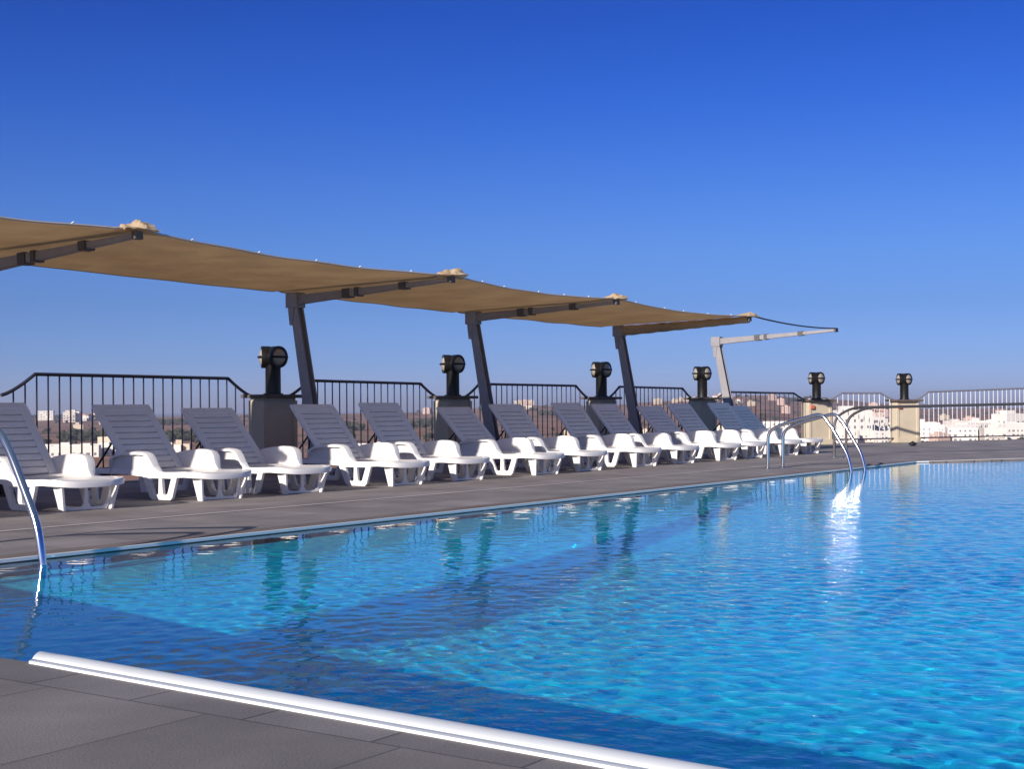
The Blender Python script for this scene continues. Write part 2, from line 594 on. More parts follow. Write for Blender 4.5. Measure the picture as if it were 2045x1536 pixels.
# thin white trim on the lip of the far edge, stone face below it
b = MB()
b.box(PX0, ENDX - 0.02, PY1 - 0.012, PY1 + 0.016, -0.014, 0.005)
b.prism([(ENDX - 0.021, PY1 - 0.012), (ENDX - 0.021, PY1 + 0.016), (ENDX + 0.01, PY1 + 0.016), (endx(PYB) + 0.04, PYB), (endx(PYB) - 0.028, PYB)], -0.013, 0.0045, axis='z')
trim = struct(b.build('pool_trim', M['trim']), 'thin white trim along the far pool edge', 'pool trim')
b = MB()
b.box(PX0, ENDX - 0.02, PY1 - 0.010, PY1 - 0.001, -0.07, -0.0145)
b.prism([(ENDX - 0.02, PY1 - 0.010), (ENDX - 0.004, PY1 - 0.001), (endx(PYB) - 0.004, PYB), (endx(PYB) - 0.024, PYB)], -0.07, -0.0145, axis='z')
struct(b.build('pool_lip', M['cap']), 'brown stone face just above the water on the far side', 'pool lip')

# white rounded nosing on the near edge
prof = [(2.915, -0.02), (2.915, 0.010), (2.944, 0.0115), (2.947, 0.0095), (2.951, 0.0125), (2.972, 0.019), (3.0, 0.0215), (3.03, 0.019), (3.058, 0.010), (3.082, -0.006), (3.10, -0.03), (3.112, -0.14), (2.95, -0.14), (2.95, -0.02)]
b = MB()
n = len(prof)
vs = []
steps = [(4.09, 0.0)] + [(3.9 - i * 0.4, 0) for i in range(24)]
for y, _ in steps:
    for k, (x, z) in enumerate(prof):
        yy = y
        if y > 4.05:      # slanting cut at the left end
            yy = 3.99 + min(1, max(0, (x - 2.915) / 0.12)) * 0.10
        kx = 1.0
        xs = 0.048 * (max(1.0, min(4.0, yy)) - 4.0)      # the edging runs slightly off the slabs
        vs.append((2.915 + xs + (x - 2.915) * kx, yy, z * (0.8 if z > 0 else 1)))
fs = [(i * n + j, i * n + (j + 1) % n, (i + 1) * n + (j + 1) % n, (i + 1) * n + j) for i in range(len(steps) - 1) for j in range(n)]
fs += [tuple(range(n)), tuple((len(steps) - 1) * n + j for j in range(n))]
b.add(vs, fs)
nos = b.build('pool_nosing', M['whitecap'], smooth=True)
tag(nos, 'smooth white rounded plastic edging along the near edge of the pool', 'pool edging')

# water: one sheet with real ripples, finer close to the camera
def ripple(X, Y):
    rs = np.random.RandomState(7)
    Z = np.zeros_like(X)
    Rr = np.hypot(X, Y)
    # calm on the left and far, choppier on the right and near
    amp = 0.30 + 1.9 / (1 + np.exp((Y - 3.0 - 0.12 * X) * 1.5))
    for i in range(90):
        lam = 0.060 * (1.026 ** i)
        th = rs.uniform(0, 2 * math.pi)
        k = 2 * math.pi / lam
        ph = rs.uniform(0, 2 * math.pi)
        slope = 0.0092 if lam < 0.17 else (0.0026 if lam < 0.4 else 0.0012)
        fade = np.clip((lam / (0.0065 * Rr + 1e-6)) - 1.0, 0, 1)
        Z += slope / k * np.sin(k * (X * math.cos(th) + Y * math.sin(th)) + ph) * fade
    # slow patchiness
    pat = 0.75 + 0.35 * np.sin(X * 0.9 + 1.3 * np.sin(Y * 0.7)) * np.sin(Y * 1.1 + 0.8 * np.sin(X * 0.6 + 2))
    return Z * amp * pat
def axis_graded(a, b_, d0, g):
    v = [a]
    while v[-1] < b_:
        v.append(v[-1] + d0 + g * (v[-1] - a))
    v = np.array(v)
    return a + (v - a) * (b_ - a) / (v[-1] - a)
ux = axis_graded(0.0, 1.0, 0.0009, 0.0026)
yv = np.concatenate([-axis_graded(1.0, -PYB, 0.04, 0.02)[::-1], axis_graded(-1.0, PY1 - 0.012, 0.019, 0.0)[1:]])
UU, YY = np.meshgrid(ux, yv, indexing='ij')
EX = np.minimum(ENDX + (PY1 - YY) * 1.79, 46.0) - 0.03
XX = (PX0 + 0.002) + UU * (EX - PX0)
ZZ = WZ + ripple(XX, YY)
nx_, ny_ = XX.shape
co = np.stack([XX, YY, ZZ], -1).reshape(-1, 3)
ii, jj = np.meshgrid(np.arange(nx_ - 1), np.arange(ny_ - 1), indexing='ij')
q = np.stack([ii * ny_ + jj, (ii + 1) * ny_ + jj, (ii + 1) * ny_ + jj + 1, ii * ny_ + jj + 1], -1).reshape(-1, 4)
me = bpy.data.meshes.new('pool_water')
me.vertices.add(len(co))
me.vertices.foreach_set('co', co.ravel())
me.loops.add(q.size)
me.loops.foreach_set('vertex_index', q.ravel())
me.polygons.add(len(q))
me.polygons.foreach_set('loop_start', np.arange(0, q.size, 4))
me.polygons.foreach_set('use_smooth', np.ones(len(q), bool))
me.update(calc_edges=True)
me.materials.append(M['water'])
water = bpy.data.objects.new('pool_water', me)
col.objects.link(water)
struct(water, 'rippled clear blue pool water', 'water')
water.cycles.is_caustics_caster = True
print('water', len(co))

# ------------------------------------------------------------------ pillars with lamps
def make_pillar():
    r = empty('pillar', (0, 0, 0))
    b = MB()
    b.box(-0.31, 0.31, -0.12, 0.12, 0.0, 1.02)
    b.box(-0.325, -0.25, -0.14, 0.14, 0.0, 0.985)     # corner pilasters
    b.box(0.25, 0.325, -0.14, 0.14, 0.0, 0.985)
    b.box(-0.34, 0.34, -0.17, 0.17, 0.0, 0.12)
    b.build('shaft', M['pillar'], r, bevel=0.008)
    c = MB()
    c.box(-0.39, 0.39, -0.22, 0.22, 1.02, 1.065)
    c.build('cap', M['cap'], r, bevel=0.006)
    return r
def make_lamp():
    r = empty('twin_floodlight', (0, 0, 0))
    b = MB()
    b.lathe([(0.135, 0), (0.135, 0.015), (0.107, 0.02), (0.105, 0.36), (0.12, 0.39), (0.12, 0.46)], n=28)
    b.build('column', M['lamp'], r, smooth=True)
    for ang, off in ((265, 0.055), (138, 0.075)):
        a = Vector((math.cos(R_(ang)), math.sin(R_(ang)), 0))
        c = Vector((0, 0, 0.515)) + a * off
        h = MB()
        h.lathe([(0.10, -0.09), (0.135, -0.07), (0.150, -0.03), (0.152, 0.07), (0.150, 0.085), (0.125, 0.085), (0.120, 0.055), (0.02, 0.05)], c=c, axis=a, n=28)
        hd = h.build('lamp_head', M['lamp'], r, smooth=True)
        l = MB()
        l.lathe([(0.118, 0.056), (0.114, 0.078), (0.095, 0.098), (0.055, 0.112), (0.01, 0.116)], c=c, axis=a, n=28)
        l.build('lens', M['lens'], hd, smooth=True)
        g = MB()
        sdv = Vector((-a.y, a.x, 0))
        p0 = c + a * 0.105
        pts = [c + sdv * s_ + a * (0.095 + 0.028 * (1 - (s_ / 0.13) ** 2)) for s_ in (-0.13, -0.09, -0.045, 0, 0.045, 0.09, 0.13)]
        g.tube(pts, 0.016, n=8)
        g.build('visor_bar', M['lamp'], hd, smooth=True)
    return r
pil0, lamp0 = make_pillar(), make_lamp()
PIL = [(9.05, 13.3, 0, 1.0), (13.52, 13.2, 0, 1.0), (17.55, 13.2, 0, 1.0), (22.12, 13.18, 0, 1.0), (26.15, 13.12, -6, 1.0), (29.75, 12.05, -30, 0.96), (32.1, 10.82, -34, 0.95)]
plab = ['cream plaster pillar past the left end of the first long railing, outside the photo', 'brown shaded pillar standing at the right end of the first long railing',
        'shaded pillar with dark cap behind the sixth lounger, second lamp pillar from the left', 'shaded pillar under the third lamp from the left',
        'pillar with sunlit cap half hidden by blue shaded loungers', 'bright cream pillar behind the far pool ladder', 'cream sunlit pillar behind the long metal handrail, furthest right']
llab = ['black twin floodlight outside the photo on the left', 'largest black twin floodlight, on the leftmost lamp pillar', 'black twin floodlight between the first and second canopy posts',
        'black twin floodlight just left of the third leaning canopy post', 'black twin floodlight just left of the bare canopy frame', 'black twin floodlight on the cream pillar behind the far ladder',
        'smallest black twin floodlight, furthest right above the handrail']
for i, (x, y, a, s) in enumerate(PIL):
    if i == 0:
        continue
    p = pil0 if i == 1 else copy_tree(pil0)
    p.location = (x, y, 0)
    p.rotation_euler = (0, 0, R_(a))
    p.scale = (1, 1, s)
    tag(p, plab[i], 'pillar', 'lamp pillars between the railings')
    l = lamp0 if i == 1 else copy_tree(lamp0)
    l.location = (x + (0.0 if i > 1 else 0.0), y, 1.066 * s)
    l.rotation_euler = (0, 0, R_(a * 0.3))
    l.scale = (0.98, 0.98, 0.98) if i < 5 else (0.93, 0.93, 0.93)
    tag(l, llab[i], 'floodlight', 'twin floodlights on the pillars')
    if i >= 5:
        b = MB()
        b.box(-0.29, -0.19, -0.18, -0.14, 0.84, 0.93)
        b.build('junction_box', M['orange'], p, bevel=0.01)

# ------------------------------------------------------------------ railings
def railing(p, q, top0, top1, label, g0=0.33, g1=0.33, dip=1.04, bars=None):
    p, q = Vector((*p, 0)), Vector((*q, 0))
    d = (q - p)
    L = d.length
    d.normalize()
    r = empty('railing', (p.x, p.y, 0), math.atan2(d.y, d.x), label, 'railing', 'railing bays between the pillars')
    x0, x1 = g0, L - g1
    cur = 0.44
    def top(x):
        t = top0 + (top1 - top0) * (x - x0) / (x1 - x0)
        for e in (x - x0, x1 - x):
            if e < cur:
                u = max(0, e / cur)
                t2 = dip + (t - dip) * (u ** 1.35)
                t = t2
        return t
    pts = []
    k = 60
    for i in range(k + 1):
        x = x0 + (x1 - x0) * i / k
        pts.append((x, 0, top(x)))
    # keep corners crisp
    pts = sorted(set(pts + [(x0 + cur, 0, top(x0 + cur)), (x1 - cur, 0, top(x1 - cur))]))
    b = MB()
    b.tube(pts, 0.021, n=8)
    b.build('top_rail', M['midrail'] if bars else M['rail'], r, smooth=True)
    b = MB()
    b.tube([(x0, 0, 0.10), (x1, 0, 0.10)], 0.016, n=8)
    b.build('bottom_rail', M['rail'], r, smooth=True)
    n_ = max(2, round((x1 - x0) / 0.155))
    for i in range(1, n_):
        x = x0 + (x1 - x0) * i / n_
        b = MB()
        b.tube([(x, 0, 0.10), (x, 0, top(x) - 0.004)], 0.0095, n=6)
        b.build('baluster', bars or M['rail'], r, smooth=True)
    return r
rl = ['long black railing bay at the left edge behind the first loungers', 'railing bay between the largest floodlight and the second one', 'railing bay between the second and third floodlights',
      'narrower looking railing bay between the third and fourth floodlights', 'low railing bay in front of the brown hill', 'short sunlit railing bay between the two cream pillars',
      'sunlit railing bay at the far right in front of the white town']
railing((9.05, 13.3), (13.56, 13.3), 1.28, 1.275, rl[0])
railing((13.56, 13.3), (17.62, 13.3), 1.27, 1.25, rl[1])
railing((17.62, 13.3), (22.12, 13.25), 1.265, 1.265, rl[2])
railing((22.12, 13.25), (26.2, 13.2), 1.265, 1.25, rl[3])
railing((26.2, 13.2), (29.75, 12.05), 1.19, 1.155, rl[4], dip=1.0)
railing((29.75, 12.05), (32.1, 10.82), 1.165, 1.165, rl[5], dip=1.0, bars=M['sunlit_bars'], g0=0.3, g1=0.3)
railing((32.1, 10.82), (37.6, 8.10), 1.18, 1.33, rl[6], dip=1.0, bars=M['sunlit_bars'])

# ------------------------------------------------------------------ canopy frames
FX = [-4.6, -0.2, 4.2, 8.55, 13.36, 17.33, 21.85, 25.85]
FTZ = [2.6, 2.6, 2.57, 2.53, 2.475, 2.44, 2.42, 2.405]
PTZ = [2.33, 2.33, 2.33, 2.32, 2.31, 2.28, 2.27, 2.22]
def make_frame(i):
    x = FX[i]
    tz, pz = FTZ[i] - 0.05, PTZ[i]
    r = empty('canopy_frame', (x, 12.2, 0))
    base, top = Vector((0, 0.0, 0.0)), Vector((0, 0.42, pz - 0.03))
    u = (top - base).normalized()
    b = MB()          # I section post: two flanges and a web, narrowing upwards
    for s_ in (-1, 1):
        b.beam(base + Vector((0.052 * s_, 0, 0)), top + Vector((0.052 * s_, 0, 0)), 0.018, 0.19, 0.018, 0.125)
    b.beam(base, top, 0.086, 0.03, 0.086, 0.03)
    b.build('post', M['post'], r, bevel=0.003)
    b = MB()
    b.box(-0.15, 0.15, -0.17, 0.17, 0.002, 0.02)
    for sx_ in (-0.11, 0.11):
        for sy_ in (-0.13, 0.13):
            b.lathe([(0.014, 0), (0.014, 0.02), (0.008, 0.028)], c=(sx_, sy_, 0.02), n=8)
    b.prism([(-0.16, 0.02), (-0.05, 0.30), (-0.05, 0.02)], -0.008, 0.008, axis='x')
    b.prism([(0.16, 0.02), (0.10, 0.28), (0.05, 0.02)], -0.008, 0.008, axis='x')
    b.build('base_plate', M['clamp'], r)
    tip = Vector((0, -2.13, tz))
    bs = top + Vector((0, 0.02, 0.02))
    b = MB()
    b.beam(bs, tip, 0.10, 0.125, 0.07, 0.045)
    b.build('beam', M['post'], r, bevel=0.004)
    b = MB()
    b.box(-0.085, 0.085, 0.33, 0.53, pz - 0.11, pz + 0.09)
    b.prism([(0.40, pz - 0.11), (0.50, pz - 0.11), (0.47, pz - 0.34), (0.42, pz - 0.34)], -0.075, 0.075, axis='x')
    b.build('corner_bracket', M['post'], r, bevel=0.006)
    for t_, w_ in ((0.36, 0.055), (0.43, 0.03), (0.72, 0.05)):
        c = bs.lerp(tip, t_)
        hh = 0.125 + (0.045 - 0.125) * t_
        dv = (tip - bs).normalized()
        b = MB()
        b.beam(c - dv * w_, c + dv * w_, 0.125, hh + 0.022)
        b.build('clamp', M['clamp'], r)
    b = MB()
    dv = (tip - bs).normalized()
    b.beam(tip - dv * 0.02, tip + dv * 0.035, 0.09, 0.075)
    b.build('end_cap', M['clamp'], r)
    return r
flab = ['canopy frame far outside the photo, leftmost', 'canopy frame outside the photo, second from the left', 'canopy frame outside the photo on the left', 'canopy frame whose beam crosses the left edge of the photo', 'leaning grey canopy frame beside the largest floodlight',
        'second leaning canopy frame with post behind the fifth and sixth loungers', 'third canopy frame, under the right hand end of the tan canopy',
        'bare pale canopy frame without canvas at the far right of the row']
for i in range(8):
    tag(make_frame(i), flab[i], 'canopy frame', 'leaning canopy frames along the railing')

# canvas
can = empty('shade_canopy', (FX[0], 12.6, 0), label='long tan canvas shade stretched over the row of leaning frames', cat='canopy')
rng = random.Random(3)
def fab_pt(i, u, v, xo):
    """bay i, u across the bay 0..1, v from the back edge 0 to the front 1"""
    x = FX[i] + (FX[i + 1] - FX[i]) * u
    bo = (0.19, 0.19, 0.18, 0.165, 0.12, 0.09, 0.075, 0.07)
    zb = (PTZ[i] + bo[i]) * (1 - u) + (PTZ[i + 1] + bo[i + 1]) * u
    zf = FTZ[i] * (1 - u) + FTZ[i + 1] * u + 0.0
    sg = 4 * u * (1 - u)
    y = 12.95 - 2.91 * v + 0.10 * sg * v - 0.03 * sg * (1 - v)
    z = zb + (zf - zb) * v - sg * (0.012 + 0.045 * v * v)
    e = min(u * (FX[i + 1] - FX[i]), (1 - u) * (FX[i + 1] - FX[i]))
    # gathered peak over the beam tip
    w = math.exp(-(e / 0.13) ** 2) * (1 / (1 + math.exp(-(v - 0.93) * 60)))
    z += w * 0.045 + 0.015 * math.exp(-(e / 0.06) ** 2)
    z += 0.006 * math.sin(e * 60) * math.exp(-(e / 0.3) ** 2) * v
    # small wrinkles
    z += 0.003 * math.sin(7 * u * 3.1 + 5 * v + i) * sg + 0.004 * math.sin(23 * u + 9 * v * v + 2 * i) * sg
    return (x - FX[0], y - 12.6, z)
for i in range(6):
    NU, NV = 110, 40
    us = [0.5 - 0.5 * math.cos(math.pi * k / NU) for k in range(NU + 1)]
    b = MB()
    vs = [fab_pt(i, u, k / NV, 0) for u in us for k in range(NV + 1)]
    fs = [(a * (NV + 1) + c, (a + 1) * (NV + 1) + c, (a + 1) * (NV + 1) + c + 1, a * (NV + 1) + c + 1) for a in range(NU) for c in range(NV)]
    b.add(vs, fs)
    o = b.build('canvas_panel', M['fabric'], can, smooth=True)
    sm = o.modifiers.new('thick', 'SOLIDIFY')
    sm.thickness = 0.0015
    # hem along the front and the back edge
    b = MB()
    b.tube([Vector(fab_pt(i, u, 1.0, 0)) for u in us], 0.011, n=6)
    b.build('front_hem', M['hem'], can, smooth=True)
    b = MB()
    b.tube([Vector(fab_pt(i, u, 0.0, 0)) for u in us], 0.010, n=6)
    b.build('back_hem', M['hem'], can, smooth=True)
    # lashings on the front hem
    for k in range(1, 6):
        c = Vector(fab_pt(i, k / 6 + rng.uniform(-0.03, 0.03), 1.0, 0))
        b = MB()
        b.tube([c + Vector((-0.025, 0.0, 0.004)), c + Vector((0, 0, 0.022)), c + Vector((0.025, 0, 0.004))], 0.007, n=6)
        b.build('lashing', M['whitecap'], can)
# folded canvas gathered over each beam tip
for i in range(0, 7):
    c = Vector((FX[i] - FX[0], 10.05 - 12.6, FTZ[i] + 0.002))
    b = MB()
    NA, NR = 40, 12
    wx, hy, hz = (0.21, 0.17, 0.072) if i < 5 else (0.17, 0.15, 0.055)
    vs = []
    for r_ in range(NR + 1):
        ph = (math.pi * 0.5) * r_ / NR
        for a_ in range(NA):
            th = 2 * math.pi * a_ / NA
            fold = 1 + 0.14 * math.sin(th * 4 + 2 * i) * math.sin(ph) + 0.04 * math.sin(th * 7 + 3 * i)
            nv = noise.noise(Vector((math.cos(th) * math.sin(ph) * 2.6 + i * 7, math.sin(th) * math.sin(ph) * 2.6, math.cos(ph) * 1.5)))
            n2 = noise.noise(Vector((math.cos(th) * math.sin(ph) * 6 + i * 3, math.sin(th) * math.sin(ph) * 6, 4.0)))
            fold *= 1 + 0.35 * nv
            vs.append(Vector((0, 0, (0.018 * n2 + 0.045 * nv) * math.cos(ph * 0.85))) + c + Vector((math.cos(th) * math.sin(ph) * wx * fold, math.sin(th) * math.sin(ph) * hy * fold,
                                  (1 - math.sin(ph) ** 1.5) * hz * (1 + 0.22 * math.sin(5 * th + i) * math.sin(ph) + 0.18 * math.cos(th) * math.sin(ph)) - 0.012 * math.sin(ph) ** 3)))
    fs = [(r_ * NA + a_, r_ * NA + (a_ + 1) % NA, (r_ + 1) * NA + (a_ + 1) % NA, (r_ + 1) * NA + a_) for r_ in range(NR) for a_ in range(NA)]
    b.add(vs, fs)
    o = b.build('gathered_fold', M['fabric'], can, smooth=True)
# the last edge of the canvas is laced round its beam like a sleeve
i = 6
pa = Vector((0.0 + FX[i] - FX[0], 0.44 + 12.2 - 12.6, PTZ[i] - 0.005))
pb = Vector((0.0 + FX[i] - FX[0], -2.13 + 12.2 - 12.6, FTZ[i] - 0.05))
b = MB()
vs = []
NS = 30
for k in range(NS + 1):
    t = k / NS
    c = pa.lerp(pb, t)
    hh = (0.125 + (0.045 - 0.125) * t) / 2
    for q_ in range(10):
        a = 2 * math.pi * q_ / 10
        wv_ = 1 + 0.05 * math.sin(k * 1.7 + q_)
        vs.append(c + Vector((math.cos(a) * 0.085 * wv_, 0, (math.sin(a) * (hh + 0.035) - 0.008) * wv_)))
fs = [(k * 10 + q_, k * 10 + (q_ + 1) % 10, (k + 1) * 10 + (q_ + 1) % 10, (k + 1) * 10 + q_) for k in range(NS) for q_ in range(10)]
b.add(vs, fs)
b.build('beam_sleeve', M['fabric'], can, smooth=True)
# rope from the last canvas tip to the bare frame
b = MB()
p0 = Vector((FX[6] + 0.2, 10.04, FTZ[6] + 0.0))
p1 = Vector((FX[7] - 0.01, 10.03, FTZ[7] - 0.02))
b.tube([p0.lerp(p1, t / 12) - Vector((0, 0, 0.05 * 4 * t / 12 * (1 - t / 12))) for t in range(13)], 0.014, n=6)
tag(b.build('rope', M['rope'], smooth=True), 'dark rope from the canvas end to the bare frame tip', 'rope')

# ------------------------------------------------------------------ loungers
def rounded(x0, x1, z0, z1, r, n=5, rb=None):
    rb = r if rb is None else rb
    out = []
    for cx, cz, a0, rr in ((x1 - rb, z0 + rb, -90, rb), (x1 - r, z1 - r, 0, r), (x0 + r, z1 - r, 90, r), (x0 + rb, z0 + rb, 180, rb)):
        for k in range(n + 1):
            a = R_(a0 + 90 * k / n)
            out.append((cx + rr * math.cos(a), cz + rr * math.sin(a)))
    return out
def make_lounger(tilt=49.0):
    r = empty('sun_lounger', (0, 0, 0))
    P = M['plastic']
    W = 0.365
    ZS = 0.285
    def zs(y):        # the seat sags a little and droops at the foot
        t = (y + 1.04) / 1.04
        return ZS - 0.020 * math.sin(math.pi * min(1, max(0, t))) - 0.030 * max(0, (-y - 0.87) / 0.17) ** 2
    # seat: slats across, between two side rails
    b = MB()
    y = -0.985
    while y < -0.02:
        zc = zs(y + 0.03)
        n_ = 6
        for k in range(n_):
            hw = 0.335 if y > -0.90 else 0.29
            xa, xb = -hw + 2 * hw * k / n_, -hw + 2 * hw * (k + 1) / n_
            da, db = -0.014 * (1 - (xa / 0.3) ** 2), -0.014 * (1 - (xb / 0.3) ** 2)
            b.hexa([(xa, y, zc + da - 0.02), (xa, y + 0.062, zc + da - 0.02), (xa, y + 0.062, zc + da), (xa, y, zc + da)],
                   [(xb, y, zc + db - 0.02), (xb, y + 0.062, zc + db - 0.02), (xb, y + 0.062, zc + db), (xb, y, zc + db)])
        y += 0.068
    b.build('seat', P, r, bevel=0.003)
    # frame: side rails and a rounded foot end
    b = MB()
    path = []
    for k in range(21):
        yy = 0.80 - (0.80 + 0.86) * k / 20
        path.append((-W, yy, (zs(yy) if yy < 0 else ZS) - 0.012))
    for k in range(1, 13):
        a = math.pi * k / 12
        ca, sa = math.cos(a), math.sin(a)
        sgn = lambda v: (abs(v) ** 0.62) * (1 if v >= 0 else -1)
        path.append((-W * sgn(ca), -0.86 - 0.18 * (abs(sa) ** 0.85), zs(-0.86 - 0.18 * abs(sa)) - 0.016))
    for k in range(1, 21):
        yy = -0.86 + (0.80 + 0.86) * k / 20
        path.append((W, yy, (zs(yy) if yy < 0 else ZS) - 0.012))
    # rectangular section swept along the path
    vs = []
    m_ = len(path)
    for i in range(m_):
        p = Vector(path[i])
        d = (Vector(path[min(i + 1, m_ - 1)]) - Vector(path[max(i - 1, 0)])).normalized()
        nrm = Vector((d.y, -d.x, 0)).normalized()     # outwards
        for a_, c_ in ((-0.030, 0.014), (0.018, 0.018), (0.026, 0.004), (0.024, -0.036), (0.006, -0.038), (-0.030, -0.012)):
            vs.append(p - nrm * a_ * -1 * -1 + Vector((0, 0, c_)) if False else p + nrm * (-a_) * -1 + Vector((0, 0, c_)))
    fs = [(i * 6 + j, i * 6 + (j + 1) % 6, (i + 1) * 6 + (j + 1) % 6, (i + 1) * 6 + j) for i in range(m_ - 1) for j in range(6)]
    fs += [tuple(range(6)), tuple((m_ - 1) * 6 + j for j in range(6))]
    b.add(vs, fs)
    b.box(-W, W, 0.77, 0.80, ZS - 0.06, ZS - 0.01)
    b.box(-W, W, 0.02, 0.05, ZS - 0.06, ZS - 0.02)
    b.build('frame', P, r, smooth=True)
    # backrest
    t = R_(tilt)
    ay, az = math.cos(t), math.sin(t)
    ny, nz = -math.sin(t), math.cos(t)
    def bp(x, s_, h):
        return (x, 0.02 + ay * s_ + ny * h, ZS + az * s_ + nz * h)
    b = MB()
    L = 0.80
    def bb(x0, x1, s0, s1, h0, h1, x0b=None, x1b=None):
        x0b = x0 if x0b is None else x0b
        x1b = x1 if x1b is None else x1b
        b.hexa([bp(x0, s0, h0), bp(x1, s0, h0), bp(x1, s0, h1), bp(x0, s0, h1)], [bp(x0b, s1, h0), bp(x1b, s1, h0), bp(x1b, s1, h1), bp(x0b, s1, h1)])
    bb(-0.345, -0.255, 0, L - 0.04, -0.018, 0.012, -0.355, -0.27)
    bb(0.255, 0.345, 0, L - 0.04, -0.018, 0.012, 0.27, 0.355)
    bb(-0.355, 0.355, L - 0.04, L + 0.035, -0.018, 0.012, -0.345, 0.345)
    s_ = 0.015
    while s_ < L - 0.08:
        bb(-0.27, 0.27, s_, s_ + 0.058, -0.024, 0.006)
        s_ += 0.0765
    b.build('backrest', P, r, bevel=0.004)
    # prop behind the backrest
    b = MB()
    for sx_ in (-0.27, 0.27):
        q = bp(sx_, 0.42, -0.02)
        b.tube([q, (sx_, 0.62, ZS - 0.01)], 0.011, n=6)
        b.tube([q, (sx_, 0.36, ZS - 0.01)], 0.011, n=6)
        b.tube([(sx_, 0.36, ZS - 0.01), (sx_, 0.62, ZS - 0.01)], 0.010, n=6)
    b.tube([(-0.27, 0.62, ZS - 0.01), (0.27, 0.62, ZS - 0.01)], 0.010, n=6)
    b.build('backrest_prop', M['strut'], r)
    # armrests: scooped wings with a rolled lip
    for sg in (-1, 1):
        b = MB()
        pr = [(-0.56, 0.245), (-0.50, 0.275), (-0.455, 0.33), (-0.425, 0.40), (-0.385, 0.445), (-0.32, 0.462), (-0.20, 0.465), (-0.02, 0.452), (0.10, 0.435), (0.18, 0.40), (0.215, 0.33), (0.23, 0.245)]
        low = [(y_, 0.24) for y_, z_ in pr]
        sec = []
        for (y_, z_) in pr:
            hgt = z_ - 0.24
            flare = 0.030 * (hgt / 0.22)
            xo = sg * (W + 0.004 + flare)
            xi = sg * (W - 0.030 - 0.002 * flare + flare * 0.9)
            lip = sg * (W + 0.012 + flare + 0.040 * min(1, hgt / 0.12))
            sec.append([(sg * (W + 0.012), y_, 0.235), (xo, y_, z_ - 0.020), (lip, y_, z_ - 0.030), (lip, y_, z_ - 0.006), (xo, y_, z_ + 0.004), (xi, y_, z_), (sg * (W - 0.028), y_, 0.235)])
        vs = [p for s2 in sec for p in s2]
        k7 = 7
        fs = [(i * k7 + j, i * k7 + (j + 1) % k7, (i + 1) * k7 + (j + 1) % k7, (i + 1) * k7 + j) for i in range(len(sec) - 1) for j in range(k7)]
        fs += [tuple(range(k7)), tuple((len(sec) - 1) * k7 + j for j in range(k7))]
        b.add(vs, fs)
        b.build('armrest', P, r, smooth=True)
    # middle legs: side plates with two openings
    for sg in (-1, 1):
        b = MB()
        y0, y1 = -0.74, -0.27
        outer = [(y0 - 0.03, 0.262), (y0 + 0.05, 0.03), (y0 + 0.08, 0.002), (y1 - 0.13, 0.002), (y1 - 0.09, 0.03), (y1 + 0.03, 0.262)]
        h1 = [(y0 + 0.065, 0.21), (y0 + 0.12, 0.065), (y0 + 0.155, 0.05), (y0 + 0.185, 0.065), (y0 + 0.20, 0.21)]
        h2 = [(y0 + 0.245, 0.21), (y0 + 0.25, 0.065), (y0 + 0.275, 0.05), (y0 + 0.315, 0.06), (y0 + 0.385, 0.21)]
        x0, x1 = sg * (W - 0.012), sg * (W + 0.024)
        b.holed(outer, [h1, h2], x0, x1, axis='x')
        b.build('middle_leg', P, r, bevel=0.004)
    # foot legs: a plate across the end with two openings, and its returns
    b = MB()
    outer = [(-0.275, 0.25), (-0.235, 0.05), (-0.20, 0.004), (0.20, 0.004), (0.235, 0.05), (0.275, 0.25)]
    h1 = [(-0.245, 0.225), (-0.208, 0.06), (-0.165, 0.030), (-0.045, 0.030), (-0.020, 0.07), (-0.013, 0.225)]
    h2 = [(-x_, z_) for x_, z_ in reversed(h1)]
    b.holed(outer, [h1, h2], -0.925, -0.905, axis='y')
    for sg in (-1, 1):
        b.hexa([(sg * 0.225, -0.955, 0.0), (sg * 0.25, -0.955, 0.0), (sg * 0.25, -0.89, 0.0), (sg * 0.225, -0.89, 0.0)],
               [(sg * 0.275, -1.0, 0.25), (sg * 0.30, -1.0, 0.25), (sg * 0.30, -0.86, 0.25), (sg * 0.275, -0.86, 0.25)])
    b.build('foot_leg', P, r, bevel=0.003)
    # rear legs
    for sg in (-1, 1):
        b = MB()
        x0, x1 = sg * (W - 0.012), sg * (W + 0.02)
        b.holed([(0.42, 0.262), (0.50, 0.002), (0.70, 0.002), (0.76, 0.262)], [[(0.49, 0.21), (0.55, 0.06), (0.65, 0.06), (0.69, 0.21)]], x0, x1, axis='x')
        b.build('rear_leg', P, r, bevel=0.004)
    return r
LX = [6.62, 8.01, 9.51, 10.68, 12.27, 13.46, 15.03, 16.23, 17.81, 18.95, 20.43, 21.41, 22.88, 23.88]
llb = ['white lounger cut by the left edge of the photo, mostly out of view', 'white plastic lounger behind the near pool ladder at the left edge', 'second lounger from the left, its wide side leg facing the pool ladder',
       'third lounger, in front of the right end of the first railing bay', 'lounger just right of the largest floodlight pillar', 'fifth lounger, under the middle of the second railing bay',
       'lounger in front of the second floodlight pillar', 'lounger just right of the second leaning canopy post', 'eighth lounger, left neighbour of the third floodlight pillar',
       'lounger in front of the third floodlight pillar', 'bluish shaded lounger right of the third canopy post', 'bluish lounger whose backrest meets the fourth floodlight pillar',
       'next to last lounger, in front of the bare canopy frame post', 'last lounger at the far right of the row behind the far ladder']
lg0 = make_lounger(49)
lg1 = make_lounger(45)
lg2 = make_lounger(51)
ang = [-2.5, -3.5, -2, -4.5, -3, -4, -2.5, -5.5, -6.5, -4.5, -7, -6, -6.5, -5]
rng = random.Random(11)
used = {0: False, 1: False, 2: False}
